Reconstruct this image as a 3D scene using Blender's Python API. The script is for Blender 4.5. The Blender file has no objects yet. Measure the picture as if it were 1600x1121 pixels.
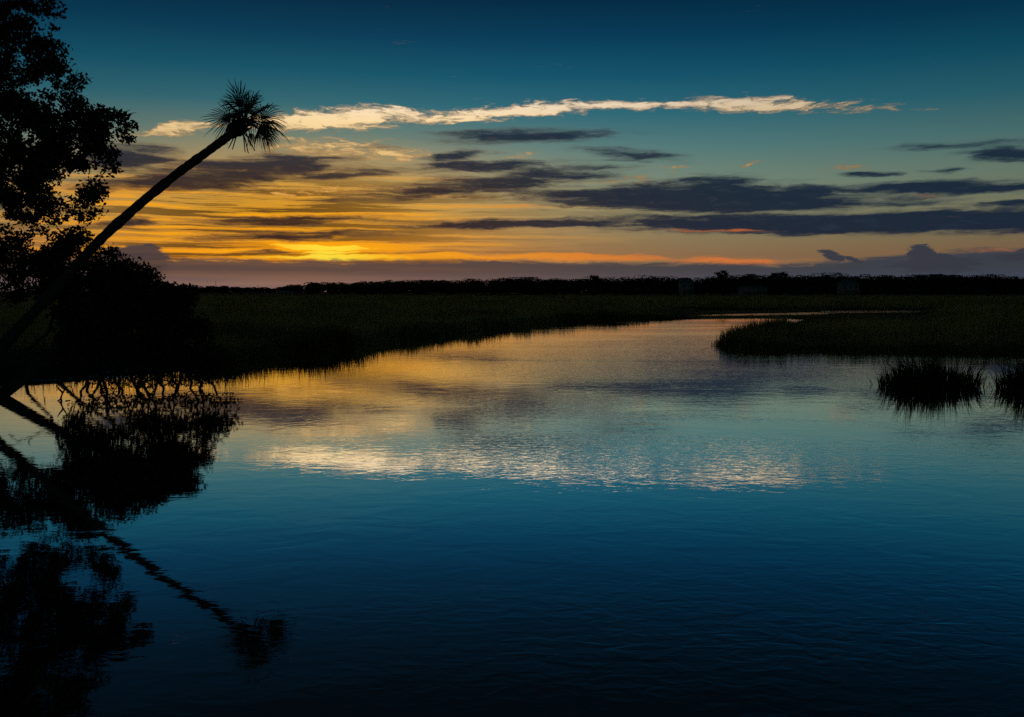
import bpy, math, random
import numpy as np

random.seed(7)
RNG = np.random.default_rng(7)
scene = bpy.context.scene
COL = scene.collection
R = math.radians

# ------------------------------------------------------------------ camera
CAM_H = 2.5
F_PX, CX, CY = 1386.0, 800.0, 560.5          # focal length and centre in photograph pixels
HORIZON = 456.0
PITCH = math.atan((CY - HORIZON) / F_PX)
cam_data = bpy.data.cameras.new('camera')
cam = bpy.data.objects.new('camera', cam_data)
COL.objects.link(cam)
cam.location = (0, 0, CAM_H)
cam.rotation_euler = (math.pi / 2 - PITCH, 0, 0)
cam_data.sensor_width = 36.0
cam_data.lens = 36.0 * F_PX / 1600.0
cam_data.clip_start = 0.05
cam_data.clip_end = 20000
scene.camera = cam


def ray(px, py):
    """world direction (not normalised, forward part about 1) of a photograph pixel"""
    x = (px - CX) / F_PX
    y = (CY - py) / F_PX
    s, c = math.sin(PITCH), math.cos(PITCH)
    return np.array([x, c + y * s, -s + y * c])


def at(px, py, D):
    d = ray(px, py)
    return np.array([0, 0, CAM_H]) + d * (D / d[1])


def on_water(px, py, z=0.0):
    d = ray(px, py)
    return np.array([0, 0, CAM_H]) + d * ((z - CAM_H) / d[2])


def azel(px, py):
    d = ray(px, py)
    d = d / np.linalg.norm(d)
    return math.degrees(math.atan2(d[0], d[1])), math.degrees(math.asin(d[2]))


def lin(r, g, b):
    return tuple(((c / 255.0) / 12.92 if c / 255.0 <= 0.04045 else ((c / 255.0 + 0.055) / 1.055) ** 2.4) for c in (r, g, b))


# ------------------------------------------------------------------ sky
SUN_AZ, SUN_EL = azel(510, 400)
world = bpy.data.worlds.new('World')
scene.world = world
world.use_nodes = True
NT = world.node_tree
NT.nodes.clear()


class G:
    """small helper that strings shader nodes together"""

    def __init__(self, nt):
        self.nt = nt

    def n(self, t, **kw):
        nd = self.nt.nodes.new(t)
        for k, v in kw.items():
            setattr(nd, k, v)
        return nd

    def put(self, sock, v):
        if isinstance(v, bpy.types.NodeSocket):
            self.nt.links.new(v, sock)
        elif v is not None:
            if sock.type == 'RGBA' and len(v) == 3:
                v = (*v, 1)
            sock.default_value = v

    def m(self, op, a, b=None, c=None, clamp=False):
        nd = self.n('ShaderNodeMath', operation=op, use_clamp=clamp)
        for i, v in enumerate((a, b, c)):
            if v is not None:
                self.put(nd.inputs[i], v)
        return nd.outputs[0]

    def vm(self, op, a, b=None, out=0):
        nd = self.n('ShaderNodeVectorMath', operation=op)
        self.put(nd.inputs[0], a)
        if b is not None:
            self.put(nd.inputs[1], b)
        return nd.outputs[out]

    def comb(self, x, y, z=0.0):
        nd = self.n('ShaderNodeCombineXYZ')
        for i, v in enumerate((x, y, z)):
            self.put(nd.inputs[i], v)
        return nd.outputs[0]

    def noise(self, vec, scale=1.0, detail=4.0, rough=0.55, dist=0.0, color=False, dims='2D'):
        nd = self.n('ShaderNodeTexNoise', noise_dimensions=dims)
        self.put(nd.inputs['Vector'], vec)
        nd.inputs['Scale'].default_value = scale
        nd.inputs['Detail'].default_value = detail
        nd.inputs['Roughness'].default_value = rough
        nd.inputs['Distortion'].default_value = dist
        return nd.outputs['Color' if color else 'Fac']

    def ss(self, v, lo, hi, a=0.0, b=1.0):
        nd = self.n('ShaderNodeMapRange', interpolation_type='SMOOTHSTEP')
        self.put(nd.inputs['Value'], v)
        self.put(nd.inputs['From Min'], lo)
        self.put(nd.inputs['From Max'], hi)
        self.put(nd.inputs['To Min'], a)
        self.put(nd.inputs['To Max'], b)
        return nd.outputs['Result']

    def mix(self, f, a, b, mode='MIX'):
        nd = self.n('ShaderNodeMix', data_type='RGBA', blend_type=mode)
        self.put(nd.inputs['Factor'], f)
        self.put(nd.inputs['A'], a) if False else self.put(nd.inputs[6], a)
        self.put(nd.inputs[7], b)
        return nd.outputs[2]

    def ramp(self, f, stops):
        nd = self.n('ShaderNodeValToRGB')
        cr = nd.color_ramp
        while len(cr.elements) < len(stops):
            cr.elements.new(0.5)
        for e, (p, c) in zip(cr.elements, stops):
            e.position = p
        for e, (p, c) in zip(cr.elements, stops):
            e.color = (*c, 1)
        self.put(nd.inputs[0], f)
        return nd.outputs[0]

    def gauss(self, v, centre, width):
        t = self.m('DIVIDE', self.m('SUBTRACT', v, centre), width)
        return self.m('EXPONENT', self.m('MULTIPLY', self.m('MULTIPLY', t, t), -1.0))

    def strokes(self, P, items):
        """field of flat cloud banks: each item is (x0, y0, x1, y1, half thickness, strength) in degrees"""
        acc = None
        for (a0, e0, a1, e1, th, s) in items:
            cx, cy, L = (a0 + a1) / 2, (e0 + e1) / 2, max(0.02, math.hypot(a1 - a0, e1 - e0) / 2)
            ux, uy = (a1 - a0) / 2 / L, (e1 - e0) / 2 / L
            la = self.vm('DOT_PRODUCT', P, (ux / L, uy / L, -(ux * cx + uy * cy) / L), out=1)
            lb = self.vm('DOT_PRODUCT', P, (-uy / th, ux / th, (uy * cx - ux * cy) / th), out=1)
            q2 = self.m('MULTIPLY_ADD', lb, lb, self.m('MULTIPLY', la, la))
            v = self.m('SUBTRACT', math.log(s), q2)
            acc = v if acc is None else self.m('MAXIMUM', acc, v)
        return self.m('EXPONENT', acc)


def deg(items):
    out = []
    for (x0, y0, x1, y1, th, s) in items:
        a0, e0 = azel(x0, y0)
        a1, e1 = azel(x1, y1)
        out.append((a0, e0, a1, e1, th * 0.0413, s))
    return out


def el_of(y):
    return azel(800, y)[1]


g = G(NT)
tc = g.n('ShaderNodeTexCoord')
sep = g.n('ShaderNodeSeparateXYZ')
NT.links.new(tc.outputs['Generated'], sep.inputs[0])
dx, dy, dz = sep.outputs
AZ = g.m('MULTIPLY', g.m('ARCTAN2', dx, dy), 57.29578)
EL = g.m('MULTIPLY', g.m('ARCSINE', g.m('ABSOLUTE', dz)), 57.29578)
P0 = g.comb(AZ, EL, 1.0)

# clear air: colour by height, one ramp towards the sun and one away from it
EM = 60.0
far_stops = [(400, (140, 110, 80)), (372, (138, 124, 92)), (335, (136, 136, 106)), (285, (116, 138, 122)), (235, (84, 126, 126)),
             (180, (44, 106, 121)), (120, (17, 84, 109)), (60, (4, 60, 89)), (0, (1, 42, 68))]
near_stops = [(405, (222, 136, 22)), (375, (224, 144, 20)), (335, (220, 152, 32)), (295, (204, 154, 66)), (255, (172, 148, 100)),
              (215, (110, 128, 114)), (170, (52, 106, 116)), (120, (20, 86, 106)), (60, (4, 60, 88)), (0, (1, 42, 66))]
high = [(21.0, (0, 23, 39)), (25, (0, 8, 15)), (30, (0, 6, 12)), (60, (0, 8, 15))]


def stops(lst):
    s = [(el_of(y) / EM, lin(*c)) for y, c in lst]
    s += [(e / EM, lin(*c)) for e, c in high]
    return s


fEL = g.m('DIVIDE', EL, EM, clamp=True)
far_c = g.ramp(fEL, stops(far_stops))
near_c = g.ramp(fEL, stops(near_stops))
dAZ = g.m('SUBTRACT', AZ, SUN_AZ - 2.5)
wSun = g.gauss(dAZ, 0.0, 14.0)
base = g.mix(wSun, far_c, near_c)
dim = g.m('MULTIPLY_ADD', g.gauss(AZ, -4.0, 32.0), 0.46, 0.54)
base = g.mix(1.0, base, g.comb(dim, dim, dim), 'MULTIPLY')

# turbulence shared by the clouds
warpN = g.noise(g.vm('MULTIPLY', P0, (0.22, 1.0, 1)), 1.0, 5.0, 0.6, color=True)
warp = g.vm('MULTIPLY', g.vm('SUBTRACT', warpN, (0.5, 0.5, 0.5)), (5.0, 0.62, 0))
P = g.vm('ADD', P0, warp)
fine = g.m('SUBTRACT', g.noise(g.vm('MULTIPLY', P, (0.17, 2.4, 1)), 1.0, 7.0, 0.6), 0.5)
puff = g.m('SUBTRACT', g.noise(g.vm('MULTIPLY', P, (0.8, 3.0, 1)), 1.0, 7.0, 0.66), 0.5)

# long thin bands of lit and shaded cloud in the glow over the sun
band = g.noise(g.vm('MULTIPLY', g.vm('ADD', P0, g.vm('MULTIPLY', warp, (1, 0.4, 0))), (0.06, 2.5, 1)), 1.0, 6.0, 0.6)
zone = g.m('MULTIPLY', g.gauss(AZ, SUN_AZ - 4.0, 14.0), g.ss(EL, el_of(250), el_of(315)))
dark_band = g.m('MULTIPLY', g.ss(band, 0.49, 0.58), zone)
base = g.mix(g.m('MULTIPLY', dark_band, 0.9), base, lin(84, 58, 26))
lit_band = g.m('MULTIPLY', g.ss(band, 0.48, 0.38), zone)
base = g.mix(g.m('MULTIPLY', lit_band, 0.85), base, lin(255, 168, 14))

# cream veil clouds lit from below
bright = g.strokes(P, deg([
    (195, 208, 360, 194, 10, 1.05), (360, 192, 640, 184, 14, 1.3), (500, 178, 680, 176, 12, 1.0), (560, 184, 840, 179, 8, 1.1),
    (640, 186, 800, 185, 8, 1.0), (650, 180, 1010, 160, 9, 1.2), (820, 163, 1160, 160, 7, 1.1), (980, 163, 1370, 167, 8, 1.1),
    (1080, 160, 1250, 161, 11, 0.95), (1260, 167, 1480, 170, 3.5, 0.7),
    (400, 234, 650, 232, 17, 0.85), (545, 243, 670, 238, 13, 0.85), (420, 216, 520, 222, 9, 0.7), (760, 246, 840, 239, 8, 0.5),
    (980, 268, 1110, 258, 11, 0.4), (1130, 258, 1210, 256, 6, 0.38), (1240, 264, 1420, 262, 12, 0.42), (330, 304, 640, 296, 16, 0.7),
    (900, 292, 1060, 272, 16, 0.4)]))
bF = g.m('ADD', bright, g.m('MULTIPLY', puff, 2.1))
bA = g.m('MULTIPLY', g.ss(bF, 0.3, 1.0), g.ss(bright, 0.05, 0.35))
bcol = g.ramp(g.m('DIVIDE', EL, 14.0, clamp=True), [(el_of(330) / 14, lin(240, 170, 60)), (el_of(255) / 14, lin(232, 190, 120)),
                                                   (el_of(195) / 14, lin(255, 222, 165)), (el_of(160) / 14, lin(252, 230, 200))])
bcol = g.mix(g.ss(bF, 0.45, 1.15), g.mix(1.0, bcol, (0.55, 0.44, 0.34), 'MULTIPLY'), bcol)
bdim = g.m('MULTIPLY_ADD', g.gauss(AZ, -8.0, 24.0), 0.5, 0.5)
bcol = g.mix(1.0, bcol, g.comb(bdim, bdim, bdim), 'MULTIPLY')
base = g.mix(g.m('MULTIPLY', bA, 0.96), base, bcol)

# slate banks: warm thin rims, dark hearts
dark = g.strokes(P, deg([
    (680, 216, 950, 209, 10, 1.0), (900, 236, 1070, 250, 12, 0.75), (120, 248, 275, 246, 17, 1.2), (270, 266, 560, 256, 20, 1.15),
    (120, 290, 440, 283, 13, 1.0), (430, 280, 620, 268, 8, 0.9), (610, 263, 870, 257, 9, 1.0), (655, 247, 770, 239, 8, 0.9),
    (500, 312, 760, 290, 14, 0.85), (640, 298, 970, 266, 19, 1.0), (760, 300, 920, 296, 12, 0.5), (850, 307, 1400, 309, 20, 1.5),
    (1050, 295, 1190, 293, 19, 1.1), (1290, 297, 1700, 287, 9, 1.2), (1380, 299, 1660, 295, 6, 1.0), (960, 350, 1900, 338, 14, 1.7), (1250, 344, 2000, 340, 16, 1.5),
    (600, 351, 1050, 345, 7, 1.1), (980, 340, 1330, 334, 6, 0.9), (1500, 321, 1760, 317, 5, 0.9), (1500, 244, 1720, 236, 9, 1.0), (1360, 233, 1640, 221, 6, 0.6),
    (1310, 273, 1400, 270, 5, 0.7), (1430, 269, 1510, 266, 5, 0.6), (290, 346, 620, 342, 7, 0.9), (230, 372, 660, 364, 9, 0.75),
    (130, 351, 260, 346, 7, 0.8), (380, 393, 470, 394, 3, 0.7), (560, 230, 640, 228, 6, 0.5), (1700, 300, 2300, 250, 30, 1.1),
    (2000, 330, 2900, 320, 26, 1.2), (-900, 330, 0, 310, 22, 1.0), (-700, 250, -100, 230, 18, 0.9)]))
dF = g.m('MULTIPLY_ADD', dark, 1.12, g.m('ADD', g.m('MULTIPLY', fine, 1.6), g.m('MULTIPLY', puff, 0.6)))
dA = g.m('MULTIPLY', g.ss(dF, 0.0, 0.98), g.ss(dark, 0.02, 0.4))
heart = g.mix(g.gauss(dAZ, 0.0, 15.0), lin(12, 32, 54), lin(42, 31, 32))
heart = g.mix(g.ss(EL, el_of(320), el_of(215)), heart, lin(26, 41, 58))
pale = g.mix(g.gauss(dAZ, 0.0, 20.0), lin(30, 54, 74), lin(112, 84, 62))
dcol = g.mix(g.ss(dF, 0.15, 0.85), pale, heart)
dcol = g.mix(g.m('MULTIPLY', g.ss(puff, 0.02, 0.22), 0.30), dcol, pale)
base = g.mix(g.m('MULTIPLY', dA, 0.96), base, dcol)

# burning streaks low over the sun
glow = g.strokes(P, deg([
    (415, 383, 595, 391, 5.5, 1.6), (440, 396, 620, 393, 5, 0.95), (230, 403, 800, 400, 6, 1.0), (240, 389, 420, 391, 6, 0.8), (560, 398, 1150, 404, 6, 1.0),
    (980, 404, 1270, 409, 8, 0.8), (720, 323, 880, 319, 4, 0.7), (1350, 304, 1480, 304, 3, 0.42), (960, 359, 1260, 361, 3, 0.6), (1470, 394, 1750, 386, 4, 0.6), (480, 366, 640, 380, 6, 0.5)]))
gA = g.ss(g.m('ADD', glow, g.m('MULTIPLY', fine, 1.4)), 0.28, 0.95)
gcol = g.mix(g.gauss(g.m('SUBTRACT', AZ, SUN_AZ), 0.0, 14.0), lin(205, 112, 56), lin(252, 166, 10))
gcol = g.mix(g.m('MULTIPLY', g.gauss(g.m('SUBTRACT', AZ, SUN_AZ), 0.0, 3.6), g.ss(gA, 0.6, 1.0)), gcol, lin(255, 222, 60))
base = g.mix(g.m('MULTIPLY', gA, 0.95), base, gcol)

# the flat bank along the horizon with small towers standing on it
top_el = g.ramp(g.m('DIVIDE', g.m('ADD', AZ, 40.0), 80.0, clamp=True), [(0.0, (0.50, 0, 0)), (0.27, (0.51, 0, 0)), (0.5, (0.50, 0, 0)),
                (0.62, (0.47, 0, 0)), (0.70, (0.42, 0, 0)), (0.745, (0.46, 0, 0)), (0.80, (0.56, 0, 0)), (0.87, (0.60, 0, 0)), (1.0, (0.66, 0, 0))])
st = g.n('ShaderNodeSeparateColor')
NT.links.new(top_el, st.inputs[0])
bank_top = g.m('MULTIPLY', st.outputs[0], 4.0)
bk = g.m('SUBTRACT', bank_top, EL)
bk = g.m('ADD', bk, g.m('ADD', g.m('MULTIPLY', fine, 0.7), g.m('MULTIPLY', puff, 0.5)))
tower = g.strokes(g.vm('ADD', P0, g.vm('MULTIPLY', warp, (0.12, 0.3, 0))), deg([(140, 412, 268, 410, 22, 1.6), (178, 400, 256, 396, 14, 1.5), (216, 391, 254, 389, 10, 1.2), (1275, 393, 1330, 408, 8, 1.1), (1310, 402, 1362, 412, 7, 0.9),
                           (1375, 416, 1560, 412, 17, 1.2), (1415, 392, 1466, 398, 12, 1.4), (1440, 400, 1520, 414, 12, 1.2), (1540, 402, 1700, 398, 14, 1.1)]))
towerF = g.m('ADD', tower, g.m('MULTIPLY', puff, 1.3))
kA = g.m('MAXIMUM', g.ss(bk, -0.12, 0.26), g.ss(towerF, 0.5, 0.72))
kcol = g.mix(g.gauss(dAZ, 0.0, 22.0), lin(50, 60, 72), lin(84, 68, 64))
klow = g.mix(g.gauss(dAZ, 0.0, 20.0), lin(58, 72, 90), lin(124, 98, 92))
kcol = g.mix(g.ss(EL, 1.5, 0.3), kcol, klow)
kcol = g.mix(g.m('MULTIPLY', g.ss(towerF, 0.5, 0.9), 0.45), kcol, lin(40, 44, 58))
base = g.mix(g.m('MULTIPLY', kA, 0.95), base, kcol)

# a little of the physical sky on top of it
sky_tex = g.n('ShaderNodeTexSky', sky_type='NISHITA')
sky_tex.sun_disc = False
sky_tex.sun_elevation = R(1.0)
sky_tex.sun_rotation = R(SUN_AZ)
sky_tex.air_density = 1.0
sky_tex.dust_density = 1.0
bg1 = g.n('ShaderNodeBackground')
g.put(bg1.inputs['Color'], base)
bg1.inputs['Strength'].default_value = 1.0
bg2 = g.n('ShaderNodeBackground')
g.put(bg2.inputs['Color'], sky_tex.outputs[0])
bg2.inputs['Strength'].default_value = 0.0008
add = g.n('ShaderNodeAddShader')
NT.links.new(bg1.outputs[0], add.inputs[0])
NT.links.new(bg2.outputs[0], add.inputs[1])
wo = g.n('ShaderNodeOutputWorld')
NT.links.new(add.outputs[0], wo.inputs['Surface'])
world.cycles.sampling_method = 'MANUAL'
world.cycles.sample_map_resolution = 512

# the sun has sunk behind the bank: hardly any direct light is left
sun_data = bpy.data.lights.new('sun', 'SUN')
sun_data.energy = 0.0005
sun_data.angle = R(25)
sun_data.color = (1.0, 0.62, 0.25)
sun = bpy.data.objects.new('sun', sun_data)
COL.objects.link(sun)
sun.rotation_euler = (R(90 - 2.0), 0, -R(SUN_AZ) + math.pi)
sun.location = (0, 0, 30)

scene.view_settings.view_transform = 'Standard'
scene.view_settings.look = 'None'
scene.view_settings.exposure = 0.0
scene.view_settings.gamma = 1.0
scene.view_settings.use_curve_mapping = False
scene.render.engine = 'CYCLES'
scene.cycles.use_denoising = False
scene.cycles.use_adaptive_sampling = True
scene.cycles.adaptive_threshold = 0.012
scene.cycles.adaptive_min_samples = 12
scene.cycles.max_bounces = 5
scene.cycles.transparent_max_bounces = 4


# ------------------------------------------------------------------ helpers
def material(name, col, rough=0.8, var=0.35, scale=3.0, bump=0.0, translucent=0.0, spec=0.25):
    m = bpy.data.materials.new(name)
    m.use_nodes = True
    nt = m.node_tree
    nt.nodes.clear()
    q = G(nt)
    c = q.n('ShaderNodeTexCoord')
    nz = q.noise(c.outputs['Object'], scale, 5.0, 0.6, dims='3D')
    lo = tuple(x * (1 - var) for x in col)
    hi = tuple(x * (1 + var) for x in col)
    colr = q.mix(q.ss(nz, 0.3, 0.7), lo, hi)
    b = q.n('ShaderNodeBsdfPrincipled')
    q.put(b.inputs['Base Color'], colr)
    b.inputs['Roughness'].default_value = rough
    b.inputs['Specular IOR Level'].default_value = spec
    if bump:
        bp = q.n('ShaderNodeBump')
        bp.inputs['Strength'].default_value = bump
        bp.inputs['Distance'].default_value = 0.05
        q.put(bp.inputs['Height'], q.noise(c.outputs['Object'], scale * 6, 4.0, 0.6, dims='3D'))
        nt.links.new(bp.outputs[0], b.inputs['Normal'])
    out = q.n('ShaderNodeOutputMaterial')
    sh = b.outputs[0]
    if translucent:
        tr = q.n('ShaderNodeBsdfTranslucent')
        q.put(tr.inputs['Color'], colr)
        mx = q.n('ShaderNodeMixShader')
        mx.inputs[0].default_value = translucent
        nt.links.new(sh, mx.inputs[1])
        nt.links.new(tr.outputs[0], mx.inputs[2])
        sh = mx.outputs[0]
    nt.links.new(sh, out.inputs['Surface'])
    return m


M = {
    'mud': material('mud', (0.055, 0.045, 0.033), 0.9, 0.3, 0.8, 0.4, spec=0.03),
    'wet_mud': material('wet_mud', (0.05, 0.045, 0.04), 0.22, 0.3, 1.5, 0.1, spec=0.6),
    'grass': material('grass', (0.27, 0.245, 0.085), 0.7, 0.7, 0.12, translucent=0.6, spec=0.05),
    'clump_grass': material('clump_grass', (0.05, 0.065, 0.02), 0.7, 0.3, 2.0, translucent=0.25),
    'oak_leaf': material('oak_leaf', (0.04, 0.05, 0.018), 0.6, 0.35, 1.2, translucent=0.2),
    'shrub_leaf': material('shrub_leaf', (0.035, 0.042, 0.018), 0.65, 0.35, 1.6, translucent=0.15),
    'bark': material('bark', (0.06, 0.05, 0.04), 0.9, 0.35, 4.0, 0.6),
    'palm_bark': material('palm_bark', (0.05, 0.042, 0.034), 0.9, 0.3, 5.0, 0.6),
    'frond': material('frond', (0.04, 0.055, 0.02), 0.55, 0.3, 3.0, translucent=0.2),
    'dead_frond': material('dead_frond', (0.09, 0.065, 0.035), 0.8, 0.3, 3.0, translucent=0.2),
    'dead_wood': material('dead_wood', (0.08, 0.07, 0.06), 0.85, 0.3, 6.0, 0.4),
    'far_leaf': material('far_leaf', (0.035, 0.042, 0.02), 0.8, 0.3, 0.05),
    'white_wall': material('white_wall', (0.2, 0.2, 0.2), 0.7, 0.06, 0.5),
    'roof': material('roof', (0.12, 0.12, 0.13), 0.8, 0.15, 0.5),
    'pale_roof': material('pale_roof', (0.25, 0.25, 0.25), 0.6, 0.1, 0.5),
    'glass': material('glass', (0.02, 0.025, 0.03), 0.12, 0.1, 0.5, spec=0.5),
    'steel': material('steel', (0.2, 0.2, 0.2), 0.5, 0.1, 0.5),
}


def make_mesh(name, verts, faces_flat, loop_starts, loop_totals, mat, parent=None, smooth=False):
    me = bpy.data.meshes.new(name)
    verts = np.ascontiguousarray(verts, dtype=np.float32)
    me.vertices.add(len(verts))
    me.vertices.foreach_set('co', verts.ravel())
    faces_flat = np.ascontiguousarray(faces_flat, dtype=np.int32)
    me.loops.add(len(faces_flat))
    me.loops.foreach_set('vertex_index', faces_flat)
    me.polygons.add(len(loop_starts))
    me.polygons.foreach_set('loop_start', np.ascontiguousarray(loop_starts, dtype=np.int32))
    me.polygons.foreach_set('loop_total', np.ascontiguousarray(loop_totals, dtype=np.int32))
    if smooth:
        me.polygons.foreach_set('use_smooth', np.ones(len(loop_starts), dtype=bool))
    me.update(calc_edges=True)
    me.validate()
    me.materials.append(mat)
    o = bpy.data.objects.new(name, me)
    COL.objects.link(o)
    if parent is not None:
        o.parent = parent
        o.matrix_parent_inverse.identity()
    return o


class MB:
    """collects faces for ONE mesh object"""

    def __init__(self):
        self.v, self.f = [], []

    def add(self, vs, fs):
        k = len(self.v)
        self.v.extend([tuple(map(float, p)) for p in vs])
        self.f.extend([tuple(i + k for i in f) for f in fs])

    def box(self, c, s):
        x, y, z = c
        a, b, d = s[0] / 2, s[1] / 2, s[2] / 2
        vs = [(x + i * a, y + j * b, z + k * d) for k in (-1, 1) for j in (-1, 1) for i in (-1, 1)]
        self.add(vs, [(0, 2, 3, 1), (4, 5, 7, 6), (0, 1, 5, 4), (2, 6, 7, 3), (0, 4, 6, 2), (1, 3, 7, 5)])

    def tube(self, pts, rads, sides=6, cap=True, wob=0.0):
        pts = [np.array(p, float) for p in pts]
        n = len(pts)
        base = len(self.v)
        ref = np.array([0.31, 0.2, 0.93])
        for i in range(n):
            t = pts[min(i + 1, n - 1)] - pts[max(i - 1, 0)]
            t = t / (np.linalg.norm(t) + 1e-9)
            u = np.cross(t, ref)
            if np.linalg.norm(u) < 1e-3:
                u = np.cross(t, np.array([1.0, 0, 0]))
            u /= np.linalg.norm(u)
            w = np.cross(t, u)
            for k in range(sides):
                a = 2 * math.pi * k / sides
                r = rads[i] * (1 + (random.uniform(-wob, wob) if wob else 0))
                p = pts[i] + (u * math.cos(a) + w * math.sin(a)) * r
                self.v.append(tuple(p))
        for i in range(n - 1):
            for k in range(sides):
                a = base + i * sides + k
                b = base + i * sides + (k + 1) % sides
                self.f.append((a, b, b + sides, a + sides))
        if cap:
            self.f.append(tuple(base + (n - 1) * sides + k for k in range(sides)))
            self.f.append(tuple(base + k for k in range(sides))[::-1])

    def build(self, name, mat, parent=None, smooth=False):
        tot = [len(f) for f in self.f]
        starts = np.concatenate([[0], np.cumsum(tot)[:-1]]) if tot else []
        flat = [i for f in self.f for i in f]
        return make_mesh(name, np.array(self.v), flat, starts, tot, mat, parent, smooth)


def tag(o, label, cat, group=None, kind=None):
    if label:
        o['label'] = label
    if cat:
        o['category'] = cat
    if group:
        o['group'] = group
    if kind:
        o['kind'] = kind
    return o


def empty(name, loc):
    o = bpy.data.objects.new(name, None)
    COL.objects.link(o)
    o.empty_display_size = 0.3
    o.location = tuple(map(float, loc))
    return o


def adopt(root, *objs):
    """parent world-space meshes to a thing's Empty, with mesh data moved into its local space"""
    off = np.array(root.location, dtype=np.float32)
    for o in objs:
        n = len(o.data.vertices)
        a = np.empty(n * 3, np.float32)
        o.data.vertices.foreach_get('co', a)
        a = (a.reshape(-1, 3) - off).ravel()
        o.data.vertices.foreach_set('co', a)
        o.data.update()
        o.parent = root


# ------------------------------------------------------------------ river outline (world metres, water level z = 0)
def shore(pts):
    return [tuple(on_water(px, py)[:2]) for px, py in pts]


LEFT = [(-6.5, -40), (-6.2, 0), (-7.2, 6), (-9.2, 12), (-11.3, 17), (-12.2, 20.6)]
LEFT += shore([(-12, 601), (28, 596), (140, 591), (230, 583), (330, 573), (378, 566), (430, 560), (470, 557), (505, 552), (560, 542), (600, 535), (650, 528),
               (700, 522), (800, 511), (860, 506), (930, 501), (1020, 499), (1110, 497.4), (1180, 496.8), (1236, 497.5)])
RIGHT = shore([(1250, 500), (1238, 508), (1215, 515), (1190, 521), (1160, 528), (1138, 534), (1126, 540), (1136, 544), (1160, 546), (1200, 547.5),
               (1300, 549.5), (1380, 550.5), (1480, 551.5), (1600, 552.5), (1760, 555)])
RIGHT += [(30, 24), (34, 10), (36, -40)]
WATER_POLY = np.array(LEFT + RIGHT)
CREEK_POLY = np.array(shore([(1096, 494.0), (1150, 493.8), (1225, 492.8), (1290, 491.6), (1300, 489.8), (1360, 489.2), (1430, 488.4),
                             (1430, 485.2), (1298, 484.8), (1284, 487.8), (1225, 489.4), (1150, 490.6), (1096, 492.6)]))


def poly_sd(pts, poly=WATER_POLY):
    """signed distance to an outline: negative inside"""
    pts = np.asarray(pts, float)
    inside = np.zeros(len(pts), bool)
    best = np.full(len(pts), 1e18)
    n = len(poly)
    for i in range(n):
        a, b = poly[i], poly[(i + 1) % n]
        ab = b - a
        t = np.clip(((pts - a) @ ab) / (ab @ ab + 1e-12), 0, 1)
        d = pts - (a + t[:, None] * ab)
        best = np.minimum(best, (d ** 2).sum(1))
        cond = (a[1] > pts[:, 1]) != (b[1] > pts[:, 1])
        xi = (b[0] - a[0]) * (pts[:, 1] - a[1]) / (b[1] - a[1] + 1e-12) + a[0]
        inside ^= cond & (pts[:, 0] < xi)
    return np.where(inside, -1, 1) * np.sqrt(best)


def vnoise(x, y, seed=0):
    """cheap smooth noise for heights, about -1 to 1"""
    s = seed * 1.7
    return (np.sin(x * 1.0 + 1.3 * np.sin(y * 0.7 + s) + s) + np.sin(y * 1.3 + 1.7 * np.sin(x * 0.6 + 2 * s) + 0.5) + np.sin((x + y) * 0.8 + s * 3)) / 3


def shore_sd(pts):
    return np.minimum(poly_sd(pts), poly_sd(pts, CREEK_POLY))


# ground: one sheet from behind the camera to the horizon
us = np.concatenate([np.linspace(-6, -1.4, 14)[:-1], np.linspace(-1.4, 1.4, 240), np.linspace(1.4, 6, 14)[1:]])
ds = np.concatenate([np.geomspace(1.5, 60, 190), np.linspace(60.6, 132, 130), np.geomspace(137, 9000, 50)])
UU, DD = np.meshgrid(us, ds)
gx, gy = (UU * DD).ravel(), (DD - 0.5 * 0).ravel()
gx = np.where(np.abs(UU.ravel()) > 1.4, np.sign(gx) * (1.4 * gy + (np.abs(UU.ravel()) - 1.4) * (gy + 30)), gx)
sd = shore_sd(np.stack([gx, gy], 1))
gz = np.clip(sd * 0.25, -0.9, 0.16) + np.where(sd > 0.5, 0.03 * vnoise(gx * 0.8, gy * 0.8), 0)
wedge = (gx / gy > 0.2) & (gx / gy < 0.47) & (gy > 62) & (gy < 122)
gz = np.where(wedge, np.minimum(gz, 0.035), gz)
gz += np.where((gx < -9) & (gy < 60), np.clip((sd - 1.0) * 0.12, 0, 0.5) * np.clip((40 - gy) / 12, 0, 1), 0)
gz += np.clip((gy - 380) / 300, 0, 1) * 0.8
nu, nd_ = len(us), len(ds)
idx = np.arange(nu * nd_).reshape(nd_, nu)
q = np.stack([idx[:-1, :-1], idx[:-1, 1:], idx[1:, 1:], idx[1:, :-1]], -1).reshape(-1, 4)
ground = make_mesh('ground', np.stack([gx, gy, gz], 1), q.ravel(), np.arange(len(q)) * 4, np.full(len(q), 4), M['mud'], smooth=True)
ground['kind'] = 'structure'

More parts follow.
